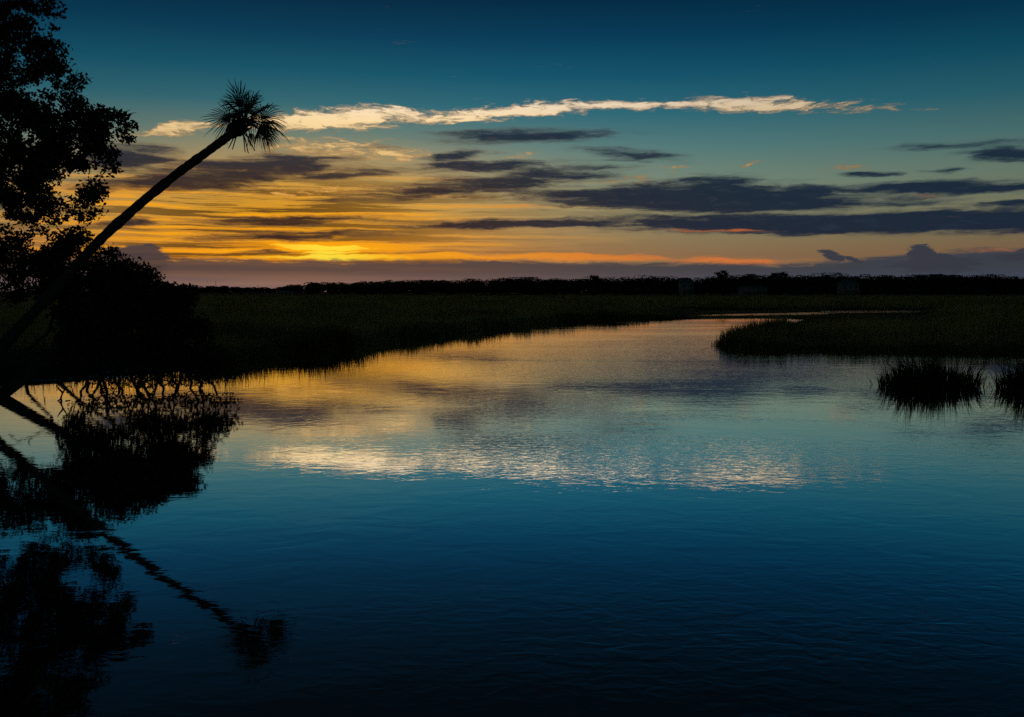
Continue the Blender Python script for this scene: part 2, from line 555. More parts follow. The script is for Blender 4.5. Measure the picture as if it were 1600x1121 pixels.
# water: one sheet
wm = bpy.data.materials.new('tidal_water')
wm.use_nodes = True
nt = wm.node_tree
nt.nodes.clear()
w = G(nt)
geo = w.n('ShaderNodeNewGeometry')
pos = geo.outputs['Position']
patch = w.ss(w.noise(w.vm('MULTIPLY', pos, (0.045, 0.16, 0)), 1.0, 4.0, 0.6, 0.5), 0.36, 0.64, 0.25, 1.9)
r1 = w.noise(w.vm('MULTIPLY', pos, (1.3, 2.2, 0)), 1.0, 3.0, 0.5, 0.5)
r2 = w.noise(w.vm('MULTIPLY', pos, (4.6, 8.5, 0)), 1.0, 2.0, 0.5, 0.5)
wx = w.n('ShaderNodeSeparateXYZ')
nt.links.new(pos, wx.inputs[0])
patch = w.m('MULTIPLY', patch, w.ss(wx.outputs[0], -3.0, 3.5, 0.4, 3.0))   # the open side of the river is more ruffled
h = w.m('ADD', w.m('MULTIPLY', r1, 0.0015), w.m('MULTIPLY', w.m('MULTIPLY', r2, 0.00055), patch))
bp = w.n('ShaderNodeBump')
bp.inputs['Strength'].default_value = 1.0
bp.inputs['Distance'].default_value = 1.0
w.put(bp.inputs['Height'], h)
gl = w.n('ShaderNodeBsdfGlossy')
gl.inputs['Color'].default_value = (1.0, 1.0, 1.0, 1)
gl.inputs['Roughness'].default_value = 0.02
nt.links.new(bp.outputs[0], gl.inputs['Normal'])
df = w.n('ShaderNodeBsdfDiffuse')
df.inputs['Color'].default_value = (0.006, 0.010, 0.012, 1)
fr = w.n('ShaderNodeFresnel')
fr.inputs['IOR'].default_value = 1.333
nt.links.new(bp.outputs[0], fr.inputs['Normal'])
fac = w.m('POWER', fr.outputs[0], 0.07)
mxs = w.n('ShaderNodeMixShader')
w.put(mxs.inputs[0], fac)
nt.links.new(df.outputs[0], mxs.inputs[1])
nt.links.new(gl.outputs[0], mxs.inputs[2])
wout = w.n('ShaderNodeOutputMaterial')
nt.links.new(mxs.outputs[0], wout.inputs['Surface'])
wb = MB()
wb.add([(-400, -60, 0), (400, -60, 0), (400, 400, 0), (-400, 400, 0)], [(0, 1, 2, 3)])
water = wb.build('water', wm)
water['kind'] = 'structure'


# ------------------------------------------------------------------ marsh grass
def blades(name, base, hgt, wid, lean, mat, parent=None, lean_dir=None):
    """many single grass blades: two bent pieces each, ending in a point"""
    n = len(base)
    a = RNG.uniform(0, math.pi, n)
    side = np.stack([np.cos(a), np.sin(a), np.zeros(n)], 1) * wid[:, None] * 0.5
    la = RNG.uniform(0, 2 * math.pi, n) if lean_dir is None else lean_dir
    ld = np.stack([np.cos(la), np.sin(la), np.zeros(n)], 1)
    up = np.array([0, 0, 1.0])
    mid = base + up * (hgt * 0.58)[:, None] + ld * (lean * hgt * 0.22)[:, None]
    tip = base + up * (hgt * (1 - 0.25 * lean))[:, None] + ld * (lean * hgt * 0.72)[:, None]
    V = np.stack([base - side, base + side, mid - side * 0.8, mid + side * 0.8, tip], 1).reshape(-1, 3)
    k = np.arange(n) * 5
    quads = np.stack([k, k + 1, k + 3, k + 2, k + 2, k + 3, k + 4], 1).ravel()
    st = np.stack([np.arange(n) * 7, np.arange(n) * 7 + 4], 1).ravel()
    tt = np.tile([4, 3], n)
    return make_mesh(name, V, quads, st, tt, mat, parent)


def marsh_points(n, u0, u1, d0, d1):
    u = RNG.uniform(u0, u1, n)
    d = np.exp(RNG.uniform(math.log(d0), math.log(d1), n))
    return np.stack([u * d, d], 1)


def edge_points(n, line, spread):
    """points scattered just behind a shoreline, denser at the water"""
    line = np.array(line)
    seg = np.linalg.norm(np.diff(line, axis=0), axis=1)
    mids = (line[:-1, 1] + line[1:, 1]) / 2
    wgt = seg / np.maximum(mids, 10)
    i = RNG.choice(len(seg), n, p=wgt / wgt.sum())
    t = RNG.uniform(0, 1, n)
    p = line[i] * (1 - t)[:, None] + line[i + 1] * t[:, None]
    off = RNG.normal(0, 1, (n, 2)) * spread * (0.4 + p[:, 1:2] / 60)
    return p + off


def grass_stand(name, pts, label, mean_h, soft):
    sdv = shore_sd(pts)
    wob = 0.10 * vnoise(pts[:, 0] * 1.7, pts[:, 1] * 1.7, 3)
    ok = sdv > -0.15 + wob - np.where(RNG.uniform(0, 1, len(pts)) < 0.12, RNG.uniform(0, 0.5, len(pts)), 0)
    if soft:
        ok &= ~((pts[:, 0] < -7) & (pts[:, 1] < 33) & (pts[:, 1] < 30 + 0 * pts[:, 0]))
    pts, sdv = pts[ok], sdv[ok]
    n = len(pts)
    d = pts[:, 1]
    hh = mean_h * (0.95 + 0.16 * vnoise(pts[:, 0] * 0.35, pts[:, 1] * 0.12, 1) + 0.2 * vnoise(pts[:, 0] * 1.1, pts[:, 1] * 0.5, 6) + RNG.normal(0, 0.16, n))
    front = (pts[:, 0] / d > 0.31) & (d < 60)
    hh *= np.where(front, 0.2, 0.4) + np.where(front, 0.8, 0.6) * np.clip(sdv / np.where(front, 5.0, 3.0), 0, 1) + np.where(RNG.uniform(0, 1, n) < 0.12 + 0.16 * (vnoise(pts[:, 0] * 2.3, d * 0.9, 8) > 0), RNG.uniform(0.2, 0.75, n) * np.exp(-np.clip(sdv, 0, 9) / 1.5), 0)
    u_ = pts[:, 0] / d
    lw = np.clip((u_ - 0.10) / 0.11, 0, 1) * np.clip((0.5 - u_) / 0.05, 0, 1) * np.clip((d - 58) / 6, 0, 1) * np.clip((128 - d) / 8, 0, 1)
    lw = lw * lw * (3 - 2 * lw)
    low = lw > 0.5
    hh = hh * (1 - lw) + np.minimum(hh * 0.3, 0.18) * lw
    hh = np.clip(hh, 0.08, 1.5)
    base = np.stack([pts[:, 0], d, np.where(low, 0.0, np.clip(sdv * 0.25, -0.05, 0.14))], 1)
    wid = np.maximum(0.014, d * 0.00055) * RNG.uniform(0.7, 1.4, n)
    lean = np.clip(RNG.normal(0.22, 0.16, n), 0, 0.8)
    o = blades(name, base, hh, wid, lean, M['grass'])
    tag(o, label, 'grass', kind='stuff')
    return o


SPLIT = np.array([tuple(on_water(1122, 541)[:2])])
main = marsh_points(150000, -0.72, 0.72, 27, 415)
# the stand beyond the river and the stand on the point are divided by the creek
creek = np.array(shore([(1460, 483.5), (1365, 485.5), (1290, 489), (1200, 494), (1120, 505), (1000, 540)]) + [(60, 20)])
right_poly = np.array(shore([(1460, 483.5), (1400, 487), (1300, 496), (1200, 505), (1110, 520), (1100, 560), (1200, 565), (1400, 575), (1800, 590)]) + [(60, 20), (160, 129.0)])
is_right = poly_sd(main, right_poly) < 0
left_edge = edge_points(60000, LEFT[9:26], 0.55)
right_edge = edge_points(30000, RIGHT[1:15], 0.45)
grass_stand('marsh_grass', np.concatenate([main[~is_right], left_edge]), 'wide dark green marsh grass stretching to the far tree line', 1.0, True)
grass_stand('marsh_grass', np.concatenate([main[is_right], right_edge]), 'dark marsh grass covering the point that juts into the river', 0.86, False)


def grass_clump(px0, px1, py, depth, hgt, n, label):
    a, b = on_water(px0, py), on_water(px1, py)
    c = (a + b) / 2
    rx, ry = (b[0] - a[0]) / 2, depth / 2
    root = empty('grass_clump', (c[0], c[1], 0))
    ang = RNG.uniform(0, 2 * math.pi, n)
    rr = RNG.uniform(0, 1, n) ** 0.62 * np.where(RNG.uniform(0, 1, n) < 0.06, 1.25, 1.0)
    bx, by = np.cos(ang) * rr * rx * 0.9, np.sin(ang) * rr * ry
    base = np.stack([bx, by, np.full(n, -0.06)], 1)
    hh = hgt * (0.58 - 0.2 * rr ** 3) * (1 + RNG.normal(0, 0.16, n)) * (1 + 0.22 * np.sin(bx * 5.0 + 1.0) * np.sin(bx * 2.1)) + np.where(RNG.uniform(0, 1, n) < 0.35, hgt * RNG.uniform(0, 0.5, n), 0)
    out = np.arctan2(by / ry, bx / rx - 0.35) + RNG.normal(0, 0.6, n)
    lean = np.clip(0.15 + 0.55 * rr ** 2 + RNG.normal(0, 0.2, n), 0, 1.2)
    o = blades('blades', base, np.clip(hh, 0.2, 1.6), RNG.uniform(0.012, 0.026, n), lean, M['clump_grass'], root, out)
    o['kind'] = 'stuff'
    hump = MB()
    ring = [(math.cos(t) * rx * 0.92, math.sin(t) * ry * 0.95) for t in np.linspace(0, 2 * math.pi, 20, endpoint=False)]
    hump.add([(x, y, -0.3) for x, y in ring] + [(x * 0.8, y * 0.8, 0.03 + random.uniform(-0.01, 0.02)) for x, y in ring],
             [(i, (i + 1) % 20, 20 + (i + 1) % 20, 20 + i) for i in range(20)] + [tuple(range(20, 40))])
    hump.build('mud_hummock', M['mud'], root)
    tag(root, label, 'grass clump', 'grass clumps standing in the water')
    return root


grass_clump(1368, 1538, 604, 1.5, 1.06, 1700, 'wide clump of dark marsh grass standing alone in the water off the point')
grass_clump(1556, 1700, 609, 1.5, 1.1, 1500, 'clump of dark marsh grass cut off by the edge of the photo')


# ------------------------------------------------------------------ trees
def leaf_cloud(centres, radii, counts, size, seed):
    """diamond leaves scattered in clumps; returns vertices"""
    rng = np.random.default_rng(seed)
    C = np.repeat(centres, counts, axis=0)
    Rr = np.repeat(radii, counts)
    n = len(C)
    v = rng.normal(0, 1, (n, 3))
    v /= np.linalg.norm(v, axis=1)[:, None]
    p = C + v * (Rr * rng.uniform(0, 1, n) ** 0.5)[:, None] * np.array([1, 1, 0.72])
    a = rng.normal(0, 1, (n, 3)) + v * 0.8
    a /= np.linalg.norm(a, axis=1)[:, None]
    b = np.cross(a, rng.normal(0, 1, (n, 3)))
    b /= np.linalg.norm(b, axis=1)[:, None]
    s = size * rng.uniform(0.6, 1.35, n)[:, None]
    V = np.stack([p - a * s, p + b * s * 0.55 - a * s * 0.1, p + a * s, p - b * s * 0.55 - a * s * 0.1], 1).reshape(-1, 3)
    return V


def leaf_mesh(name, V, mat):
    n = len(V) // 4
    return make_mesh(name, V, np.arange(n * 4), np.arange(n) * 4, np.full(n, 4), mat)


def skeleton(root_pts, root_r, targets, tip_r=0.006, sag=0.12, seed=1, sides=5, split=False):
    """limbs that fork from a main stem towards every clump; thickness follows what each carries"""
    rnd = random.Random(seed)
    nodes = [np.array(p, float) for p in root_pts]
    par = [-1] + list(range(len(root_pts) - 1))
    nroot = len(root_pts)
    top = nodes[-1]
    order = sorted(range(len(targets)), key=lambda i: min(np.linalg.norm(targets[i] - p) for p in root_pts))
    for i in order:
        t = np.array(targets[i], float)
        arr = np.array(nodes[1:])
        dd = np.linalg.norm(arr - t, axis=1) + 0.35 * np.clip(arr[:, 2] - t[2], 0, None)
        j = int(np.argmin(dd)) + 1
        p = nodes[j]
        L = np.linalg.norm(t - p)
        k = max(2, int(L / 0.35))
        prev = j
        off = np.array([rnd.uniform(-1, 1), rnd.uniform(-1, 1), rnd.uniform(-0.3, 1)]) * L * sag
        for s in range(1, k + 1):
            f = s / k
            q_ = p + (t - p) * f + off * math.sin(f * math.pi) + np.array([rnd.uniform(-1, 1) for _ in range(3)]) * 0.03
            nodes.append(q_)
            par.append(prev)
            prev = len(nodes) - 1
    n = len(nodes)
    load = np.zeros(n)
    kids = [[] for _ in range(n)]
    for i in range(1, n):
        kids[par[i]].append(i)
    for i in range(n - 1, -1, -1):
        if not kids[i]:
            load[i] = 1.0
        else:
            load[i] = sum(load[c] for c in kids[i])
    rad = tip_r * load ** 0.46
    stem, branch, limbs, limb_of = MB(), MB(), {}, {}
    rr = [max(root_r[i], rad[i] if i < nroot else 0) for i in range(nroot)]
    for i in range(nroot):
        rad[i] = rr[i]
    stem.tube(nodes[:nroot], rr, 10, wob=0.06)
    done = set()
    for i in range(1, n):
        if i >= nroot and (par[i] < nroot or kids[par[i]][0] != i):
            chain = [par[i], i]
            while kids[chain[-1]]:
                chain.append(kids[chain[-1]][0])
            rs = [min(rad[c], rad[i] * 1.1) for c in chain]
            branch.tube([nodes[c] for c in chain], rs, sides)
            lid = i if par[i] < nroot else limb_of[par[i]]
            for c in chain[1:]:
                limb_of[c] = lid
            limbs.setdefault(lid, MB()).tube([nodes[c] for c in chain], rs, sides)
    return stem, (list(limbs.values()) if split else branch), nodes


def in_poly(p, poly):
    return poly_sd(p, np.array(poly, float))


def crown_clumps(poly, D0, half_depth, n, seed, gap=0.0, inset=8):
    """clump centres filling a crown: outline in the photo, rounded in depth about distance D0"""
    rng = np.random.default_rng(seed)
    poly = np.array(poly, float)
    lo, hi = poly.min(0), poly.max(0)
    c = rng.uniform(lo, hi, (n * 6, 2))
    s = -poly_sd(c, poly)
    c, s = c[s > inset], s[s > inset]
    if gap:
        nz = vnoise(c[:, 0] / 22.0, c[:, 1] / 17.0, seed)
        keep = nz > -gap
        c, s = c[keep], s[keep]
    c, s = c[:n], s[:n]
    dep = D0 + half_depth * np.sqrt(np.clip(s / s.max(), 0.04, 1)) * rng.uniform(-1, 1, len(c))
    return np.array([at(x, y, d) for (x, y), d in zip(c, dep)])


def tree(name, label, cat, stem_pts, stem_r, centres, clump_r, per, leaf, mat, seed, group=None, extra=None, tip_r=0.006):
    centres = np.asarray(centres)
    rng = np.random.default_rng(seed + 50)
    stem, br, nodes = skeleton(stem_pts, stem_r, centres, tip_r=tip_r, seed=seed)
    root = empty(name, stem_pts[0])
    radii = clump_r * rng.uniform(0.6, 1.3, len(centres))
    counts = (per * rng.uniform(0.5, 1.4, len(centres)) * (radii / clump_r) ** 2).astype(int) + 3
    V = leaf_cloud(centres, radii, counts, leaf, seed)
    if extra:
        for (a, b) in extra:
            k = 5
            a, b = np.array(a), np.array(b)
            L_ = float(np.linalg.norm(b - a))
            k, wv = (5, 0.0) if L_ < 2.5 else (9, 0.10)
            br.tube([a + (b - a) * f + np.array([random.uniform(-wv, wv) * math.sin(math.pi * f), 0, 0.05 * math.sin(3 * f) + random.uniform(-wv, wv) * 0.4 * math.sin(math.pi * f)]) for f in np.linspace(0, 1, k)],
                    list(np.linspace(0.02 if L_ < 2.5 else 0.05, 0.005 if L_ < 2.5 else 0.02, k)), 5)
    s_ = stem.build('trunk', M['bark'], None, True)
    b_ = br.build('branches', M['bark'], None, True)
    c_ = leaf_mesh('crown', V, mat)
    adopt(root, s_, b_, c_)
    tag(root, label, cat, group or ('shrubs on the bank under the oak' if cat == 'shrub' else None))
    return root, nodes


# the big oak whose trunk stands outside the frame
OAK_D = 23.4
oak_poly = [(88, -10), (80, 30), (86, 60), (100, 85), (104, 108), (92, 128), (112, 122), (132, 150), (128, 168), (150, 166), (182, 170), (204, 192), (206, 205),
            (190, 222), (172, 236), (184, 252), (168, 272), (150, 282), (158, 300), (150, 318), (120, 312), (90, 330), (80, 352), (50, 366), (28, 348), (-30, 350), (-150, 345),
            (-330, 300), (-420, 150), (-360, -60), (-220, -170), (-60, -190), (50, -120)]
oc = crown_clumps(oak_poly, OAK_D, 3.0, 900, 11, gap=0.42, inset=4)
oak_core = crown_clumps([(-350, 80), (-300, -80), (-100, -120), (10, 20), (40, 150), (150, 190), (185, 205), (140, 250), (60, 320), (-100, 330), (-300, 280)], OAK_D, 2.4, 640, 12, gap=0.7, inset=4)
oak_edge = np.array([at(x, y, OAK_D + random.uniform(-1, 1)) for x, y in
                     [(142, 336), (130, 340), (118, 333), (150, 328), (96, 342), (84, 348), (60, 360), (40, 366), (160, 276), (176, 262), (170, 242), (196, 214), (200, 196), (186, 182),
                      (160, 176), (140, 178), (118, 130), (128, 124), (104, 140), (80, 14), (84, 44), (92, 74), (98, 100), (72, 366), (92, 330), (112, 318), (132, 312), (150, 304)]])
tb = at(-330, 640, OAK_D)
tb[2] = 0.35
trunk_pts = [tb, tb + [0.25, 0, 1.5], at(-300, 440, OAK_D), at(-262, 330, OAK_D), at(-210, 230, OAK_D), at(-160, 130, OAK_D), at(-110, 30, OAK_D), at(-80, -60, OAK_D)]
twigs = [(at(112, 140, OAK_D), at(146, 122, OAK_D)), (at(112, 140, OAK_D), at(122, 108, OAK_D)), (at(118, 140, OAK_D), at(142, 132, OAK_D)), (at(190, 186, OAK_D), at(214, 177, OAK_D)),
         (at(192, 184, OAK_D), at(204, 172, OAK_D)), (at(116, 150, OAK_D), at(136, 154, OAK_D)), (at(70, 95, OAK_D), at(97, 78, OAK_D)), (at(66, 80, OAK_D), at(96, 63, OAK_D)),
         (at(150, 180, OAK_D), at(158, 162, OAK_D)), (at(96, 342, OAK_D), at(140, 332, OAK_D)), (at(20, 352, OAK_D), at(96, 342, OAK_D))]
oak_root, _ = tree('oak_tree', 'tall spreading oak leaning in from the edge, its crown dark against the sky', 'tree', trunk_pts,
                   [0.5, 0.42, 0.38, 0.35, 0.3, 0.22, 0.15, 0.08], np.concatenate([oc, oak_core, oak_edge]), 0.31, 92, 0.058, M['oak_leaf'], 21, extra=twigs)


# understorey on the bank
def shrub(name, label, D0, poly, half_depth, n, base_px, seed, clump_r=0.3, per=55, leaf=0.05, gap=0.0, stem_r=0.05, extra=None, lean=None, cat='shrub', inset=6, hang=False):
    cl = crown_clumps(poly, D0, half_depth, n, seed, gap, inset)
    if hang:      # sprays that trail down to the water
        cl = np.concatenate([cl, [at(x, y, d) for x, y, d in [(150, 590, 22.4), (172, 596, 22.2), (196, 588, 22.4), (228, 594, 22.3), (250, 586, 22.6), (268, 598, 22.3), (292, 590, 22.6), (318, 588, 22.8),
                                                             (338, 584, 23.0), (356, 580, 23.2), (130, 586, 22.2), (210, 600, 22.1)]]])
    b0 = at(base_px[0], base_px[1], lean or D0)
    mid = cl.mean(0)
    b = np.array([b0[0], b0[1], 0.0])
    rs = random.Random(seed)
    b = b + np.array([rs.uniform(-1.6, -0.7), 0, 0])
    stem = [b] + [b * (1 - f) + mid * f + [rs.uniform(-0.22, 0.22), rs.uniform(-0.2, 0.2), 0.1] for f in (0.2, 0.4, 0.6, 0.8)] + [mid]
    return tree(name, label, cat, stem, [stem_r * k_ for k_ in (1.2, 1.0, 0.9, 0.8, 0.7, 0.5)], cl, clump_r, per, leaf, M['shrub_leaf'], seed, tip_r=0.0035, extra=extra)


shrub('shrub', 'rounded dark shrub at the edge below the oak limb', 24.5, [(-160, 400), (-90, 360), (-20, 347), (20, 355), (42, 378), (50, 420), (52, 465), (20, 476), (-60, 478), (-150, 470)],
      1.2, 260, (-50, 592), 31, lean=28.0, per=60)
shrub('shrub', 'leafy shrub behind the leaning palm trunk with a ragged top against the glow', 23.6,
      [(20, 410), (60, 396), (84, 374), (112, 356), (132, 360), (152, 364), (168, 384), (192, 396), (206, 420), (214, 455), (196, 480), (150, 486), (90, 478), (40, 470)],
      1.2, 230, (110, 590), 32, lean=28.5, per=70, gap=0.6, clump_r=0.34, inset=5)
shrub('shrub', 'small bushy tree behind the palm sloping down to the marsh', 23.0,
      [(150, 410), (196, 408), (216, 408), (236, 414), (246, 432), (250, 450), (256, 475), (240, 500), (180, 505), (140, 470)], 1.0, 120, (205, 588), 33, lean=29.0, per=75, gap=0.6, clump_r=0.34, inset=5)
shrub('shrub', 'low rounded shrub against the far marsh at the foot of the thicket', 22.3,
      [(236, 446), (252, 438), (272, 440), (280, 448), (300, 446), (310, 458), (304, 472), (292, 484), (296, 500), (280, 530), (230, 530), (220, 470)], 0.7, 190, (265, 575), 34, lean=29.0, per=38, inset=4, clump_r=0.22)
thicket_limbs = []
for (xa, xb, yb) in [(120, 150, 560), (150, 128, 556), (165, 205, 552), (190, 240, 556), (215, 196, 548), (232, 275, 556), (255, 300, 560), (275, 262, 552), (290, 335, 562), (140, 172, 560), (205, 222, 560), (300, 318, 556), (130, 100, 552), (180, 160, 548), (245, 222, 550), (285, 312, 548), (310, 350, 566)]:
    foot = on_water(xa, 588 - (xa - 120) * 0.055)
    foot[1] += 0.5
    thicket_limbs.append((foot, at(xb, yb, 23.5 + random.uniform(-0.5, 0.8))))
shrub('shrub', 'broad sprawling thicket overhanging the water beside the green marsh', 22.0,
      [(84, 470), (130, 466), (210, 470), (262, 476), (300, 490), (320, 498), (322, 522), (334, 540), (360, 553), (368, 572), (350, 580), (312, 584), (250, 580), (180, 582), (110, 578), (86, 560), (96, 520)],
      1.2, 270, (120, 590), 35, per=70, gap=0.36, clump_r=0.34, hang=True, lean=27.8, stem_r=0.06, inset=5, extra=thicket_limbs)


# second leaning trunk, rising out of the water's edge
def leaning_trunk():
    pts = [at(-34, 645, 20.6), at(0, 619, 21.0), at(46, 584, 21.5), at(92, 549, 22.0), at(140, 516, 22.6), at(190, 492, 23.2), at(240, 474, 23.6)]
    targets = [at(230 + 16 * i, 478 + 9 * math.sin(i * 2), 23.2 + 0.2 * math.cos(i)) for i in range(5)]
    # bare limbs hanging towards the water
    for (x, y, d) in [(20, 548, 21.2), (40, 540, 21.3), (60, 552, 21.8), (10, 560, 21.0), (170, 585, 22.3), (150, 590, 22.0), (205, 592, 22.6), (228, 596, 22.4), (190, 600, 22.2), (252, 592, 22.6), (268, 602, 22.4), (288, 595, 22.8), (310, 590, 23.0),
                      (300, 606, 22.8), (330, 592, 23.0), (128, 588, 21.8), (142, 606, 21.9), (160, 612, 22.2), (178, 612, 22.0), (216, 608, 22.3), (240, 607, 22.5), (262, 588, 22.3), (276, 609, 22.4), (318, 604, 22.9), (340, 600, 23.1), (155, 600, 22.4), (200, 586, 22.5)]:
        targets.append(at(x, y, d))
    stem, br, _ = skeleton(pts, [0.18, 0.16, 0.14, 0.125, 0.11, 0.09, 0.07], targets, tip_r=0.014, seed=5, sag=0.25, split=True)
    root = empty('leaning_trunk', pts[0])
    s_ = stem.build('trunk', M['bark'], None, True)
    adopt(root, s_, *[b_.build('branch', M['bark'], None, True) for b_ in br])
    tag(root, 'thick bare trunk leaning low over the water below the palm, with hanging bare branches', 'tree trunk')


leaning_trunk()


# ------------------------------------------------------------------ palm
def palm():
    key = [(-70, 618, 19.8), (-30, 575, 20.3), (0, 545, 20.7), (60, 481, 21.5), (110, 425, 22.0), (160, 371, 22.4), (225, 313, 22.8), (280, 269, 23.0), (330, 233, 23.15), (362, 209, 23.25), (381, 191, 23.3)]
    K = np.array([at(*k) for k in key])
    K[0][2] = 0.1
    t = np.linspace(0, len(K) - 1, 130)
    # smooth the path a little
    pts = np.stack([np.interp(t, np.arange(len(K)), K[:, i]) for i in range(3)], 1)
    for _ in range(6):
        pts[1:-1] = (pts[:-2] + 2 * pts[1:-1] + pts[2:]) / 4
    f = np.linspace(0, 1, len(pts))
    rad = np.interp(f, [0, 0.08, 0.3, 0.6, 0.88, 0.95, 1.0], [0.22, 0.152, 0.127, 0.118, 0.108, 0.165, 0.10])
    rad = rad * (1 + 0.05 * np.sin(f * 260) + 0.045 * np.sin(f * 61) + 0.03 * np.sin(f * 117 + 1))
    root = empty('palm_tree', pts[0])
    mb = MB()
    mb.tube(pts, list(rad), 14, wob=0.045)
    trunk = mb.build('trunk', M['palm_bark'], None, True)
    parts = [trunk]
    tip = pts[-1]
    axis = pts[-1] - pts[-12]
    axis /= np.linalg.norm(axis)
    # stubs of old leaf bases below the crown
    for k in range(26):
        i = len(pts) - 3 - int(k * 0.55)
        a = k * 2.4
        u = np.cross(axis, [0, 0, 1.0]); u /= np.linalg.norm(u)
        v = np.cross(axis, u)
        o = u * math.cos(a) + v * math.sin(a)
        s = MB()
        p0 = pts[i] + o * rad[i] * 0.7
        s.tube([p0, p0 + o * 0.09 + axis * 0.10, p0 + o * 0.13 + axis * 0.24], [0.05, 0.038, 0.012], 5)
        parts.append(s.build('leaf_base', M['palm_bark']))

    def frond(direction, droop, pet, fan, dead=False, seed=0):
        rnd = random.Random(seed)
        d = np.array(direction, float)
        d /= np.linalg.norm(d)
        b = MB()
        n = 7
        p = [tip + d * 0.05]
        dd = d.copy()
        for i in range(n):
            dd = dd + np.array([0, 0, -droop * 0.10])
            dd /= np.linalg.norm(dd)
            p.append(p[-1] + dd * pet / n)
        b.tube(p, list(np.linspace(0.022, 0.012, n + 1)), 5)
        hub = p[-1]
        side = np.cross(dd, [0, 0, 1.0])
        if np.linalg.norm(side) < 0.15:
            side = np.cross(dd, [0, 1.0, 0.2])
        side /= np.linalg.norm(side)
        nrm = np.cross(side, dd)
        # roll the fan about its stalk so that some show their face and some their edge
        roll = rnd.uniform(-0.6, 0.6)
        if seed % 5 < 3:
            side = np.cross(dd, [0, 1.0, 0])
            side /= np.linalg.norm(side)
            nrm = np.cross(side, dd)
        side, nrm = side * math.cos(roll) + nrm * math.sin(roll), nrm * math.cos(roll) - side * math.sin(roll)
        segs = rnd.choice((17, 20, 22)) if not dead else 9
        spread = 2.25 if not dead else 1.3
        for k in range(segs):
            a = (k / (segs - 1) - 0.5) * 2 * spread * 0.62
            L = fan * (0.66 + 0.4 * math.cos(a * 0.9)) * rnd.uniform(0.72, 1.1)
            dirk = dd * math.cos(a) + side * math.sin(a)
            start = hub + dd * 0.10 * (1 - abs(a)) * 0.6
            perp = -dd * math.sin(a) + side * math.cos(a)
            perp = perp * 0.9 + nrm * (0.45 if k % 2 else -0.45)
            perp /= np.linalg.norm(perp)
            m1 = start + dirk * L * 0.5 + nrm * 0.03 - np.array([0, 0, 0.05 * droop * L])
            m2 = start + dirk * L * 0.8 - np.array([0, 0, 0.16 * (droop + 0.4) * L])
            e = start + dirk * L * 0.97 - np.array([0, 0, (0.36 if not dead else 0.42) * (droop + 0.4) * L * rnd.uniform(0.6, 1.3)])
            w1, w2 = 0.0135, 0.008
            b.add([start - perp * 0.008, start + perp * 0.008, m1 - perp * w1, m1 + perp * w1, m2 - perp * w2, m2 + perp * w2, e],
                  [(0, 1, 3, 2), (2, 3, 5, 4), (4, 5, 6)])
        return b.build('frond', M['dead_frond' if dead else 'frond'])

    # (across, away, up), droop, stalk, fan
    spec = [((-0.30, 0.1, 1.0), 0.10, 0.42, 0.78), ((-0.02, -0.4, 1.0), 0.2, 0.36, 0.7), ((0.18, 0.3, 1.0), 0.2, 0.36, 0.66), ((0.48, -0.2, 0.9), 0.3, 0.36, 0.66),
            ((0.72, 0.25, 0.75), 0.4, 0.4, 0.66), ((-0.95, 0.1, 0.28), 0.3, 0.34, 0.74), ((-0.5, 0.6, 0.6), 0.5, 0.3, 0.5),
            ((0.95, 0.1, 0.40), 0.4, 0.42, 0.7), ((1.0, -0.2, 0.12), 0.45, 0.46, 0.7), ((0.85, 0.4, 0.1), 0.6, 0.45, 0.66), ((0.85, -0.1, -0.3), 0.4, 0.4, 0.55), ((0.6, 0.5, 0.0), 0.6, 0.4, 0.55),
            ((0.5, -0.6, 0.2), 0.6, 0.36, 0.6), ((0.1, -0.9, 0.45), 0.5, 0.36, 0.6), ((0.1, 0.9, 0.4), 0.5, 0.36, 0.6), ((0.3, -0.6, 0.8), 0.3, 0.36, 0.6), ((-0.1, 0.7, 0.9), 0.3, 0.34, 0.55),
            ((0.3, 0.6, 0.6), 0.4, 0.36, 0.6), ((-0.35, -0.75, 0.35), 0.6, 0.3, 0.55), ((-0.5, -0.1, 0.75), 0.35, 0.3, 0.5)]
    for i, (d, dr, pe, fa) in enumerate(spec):
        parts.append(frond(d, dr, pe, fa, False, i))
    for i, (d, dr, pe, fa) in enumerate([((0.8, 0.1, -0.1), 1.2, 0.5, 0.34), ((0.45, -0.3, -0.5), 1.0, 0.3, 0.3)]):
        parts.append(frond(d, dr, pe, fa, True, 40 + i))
    # bare stalks whose fans have dropped off
    for i, e in enumerate([(398, 236), (388, 240), (383, 238), (363, 234), (357, 232), (392, 228), (352, 185)]):
        s = MB()
        a = pts[-7 + (i % 3)]
        b_ = at(e[0], e[1], 23.25 + 0.25 * math.sin(i * 2.1))
        mid = (a + b_) / 2 + np.array([0.03, 0, 0.05])
        s.tube([a, mid, b_], [0.024, 0.018, 0.012], 5)
        parts.append(s.build('bare_stalk', M['dead_frond']))
    adopt(root, *parts)
    tag(root, 'single slender palm leaning far out over the water with a small tufted crown', 'palm tree')


palm()


# ------------------------------------------------------------------ small dead wood standing in the water
def snag(label, name, lines, D, r=0.012):
    mb = MB()
    for ln in lines:
        P_ = [at(x, y, D + dz_) for (x, y, dz_) in ln]
        mb.tube(P_, list(np.linspace(r * 1.4, r * 0.6, len(P_))), 5)
    p = at(lines[0][0][0], lines[0][0][1], D)
    root_loc = (p[0], p[1], 0.0)
    o = mb.build(name, M['dead_wood'], None, True)
    off = np.array(root_loc)
    for v in o.data.vertices:
        v.co = tuple(np.array(v.co) - off)
    o.location = root_loc
    tag(o, label, 'branch')


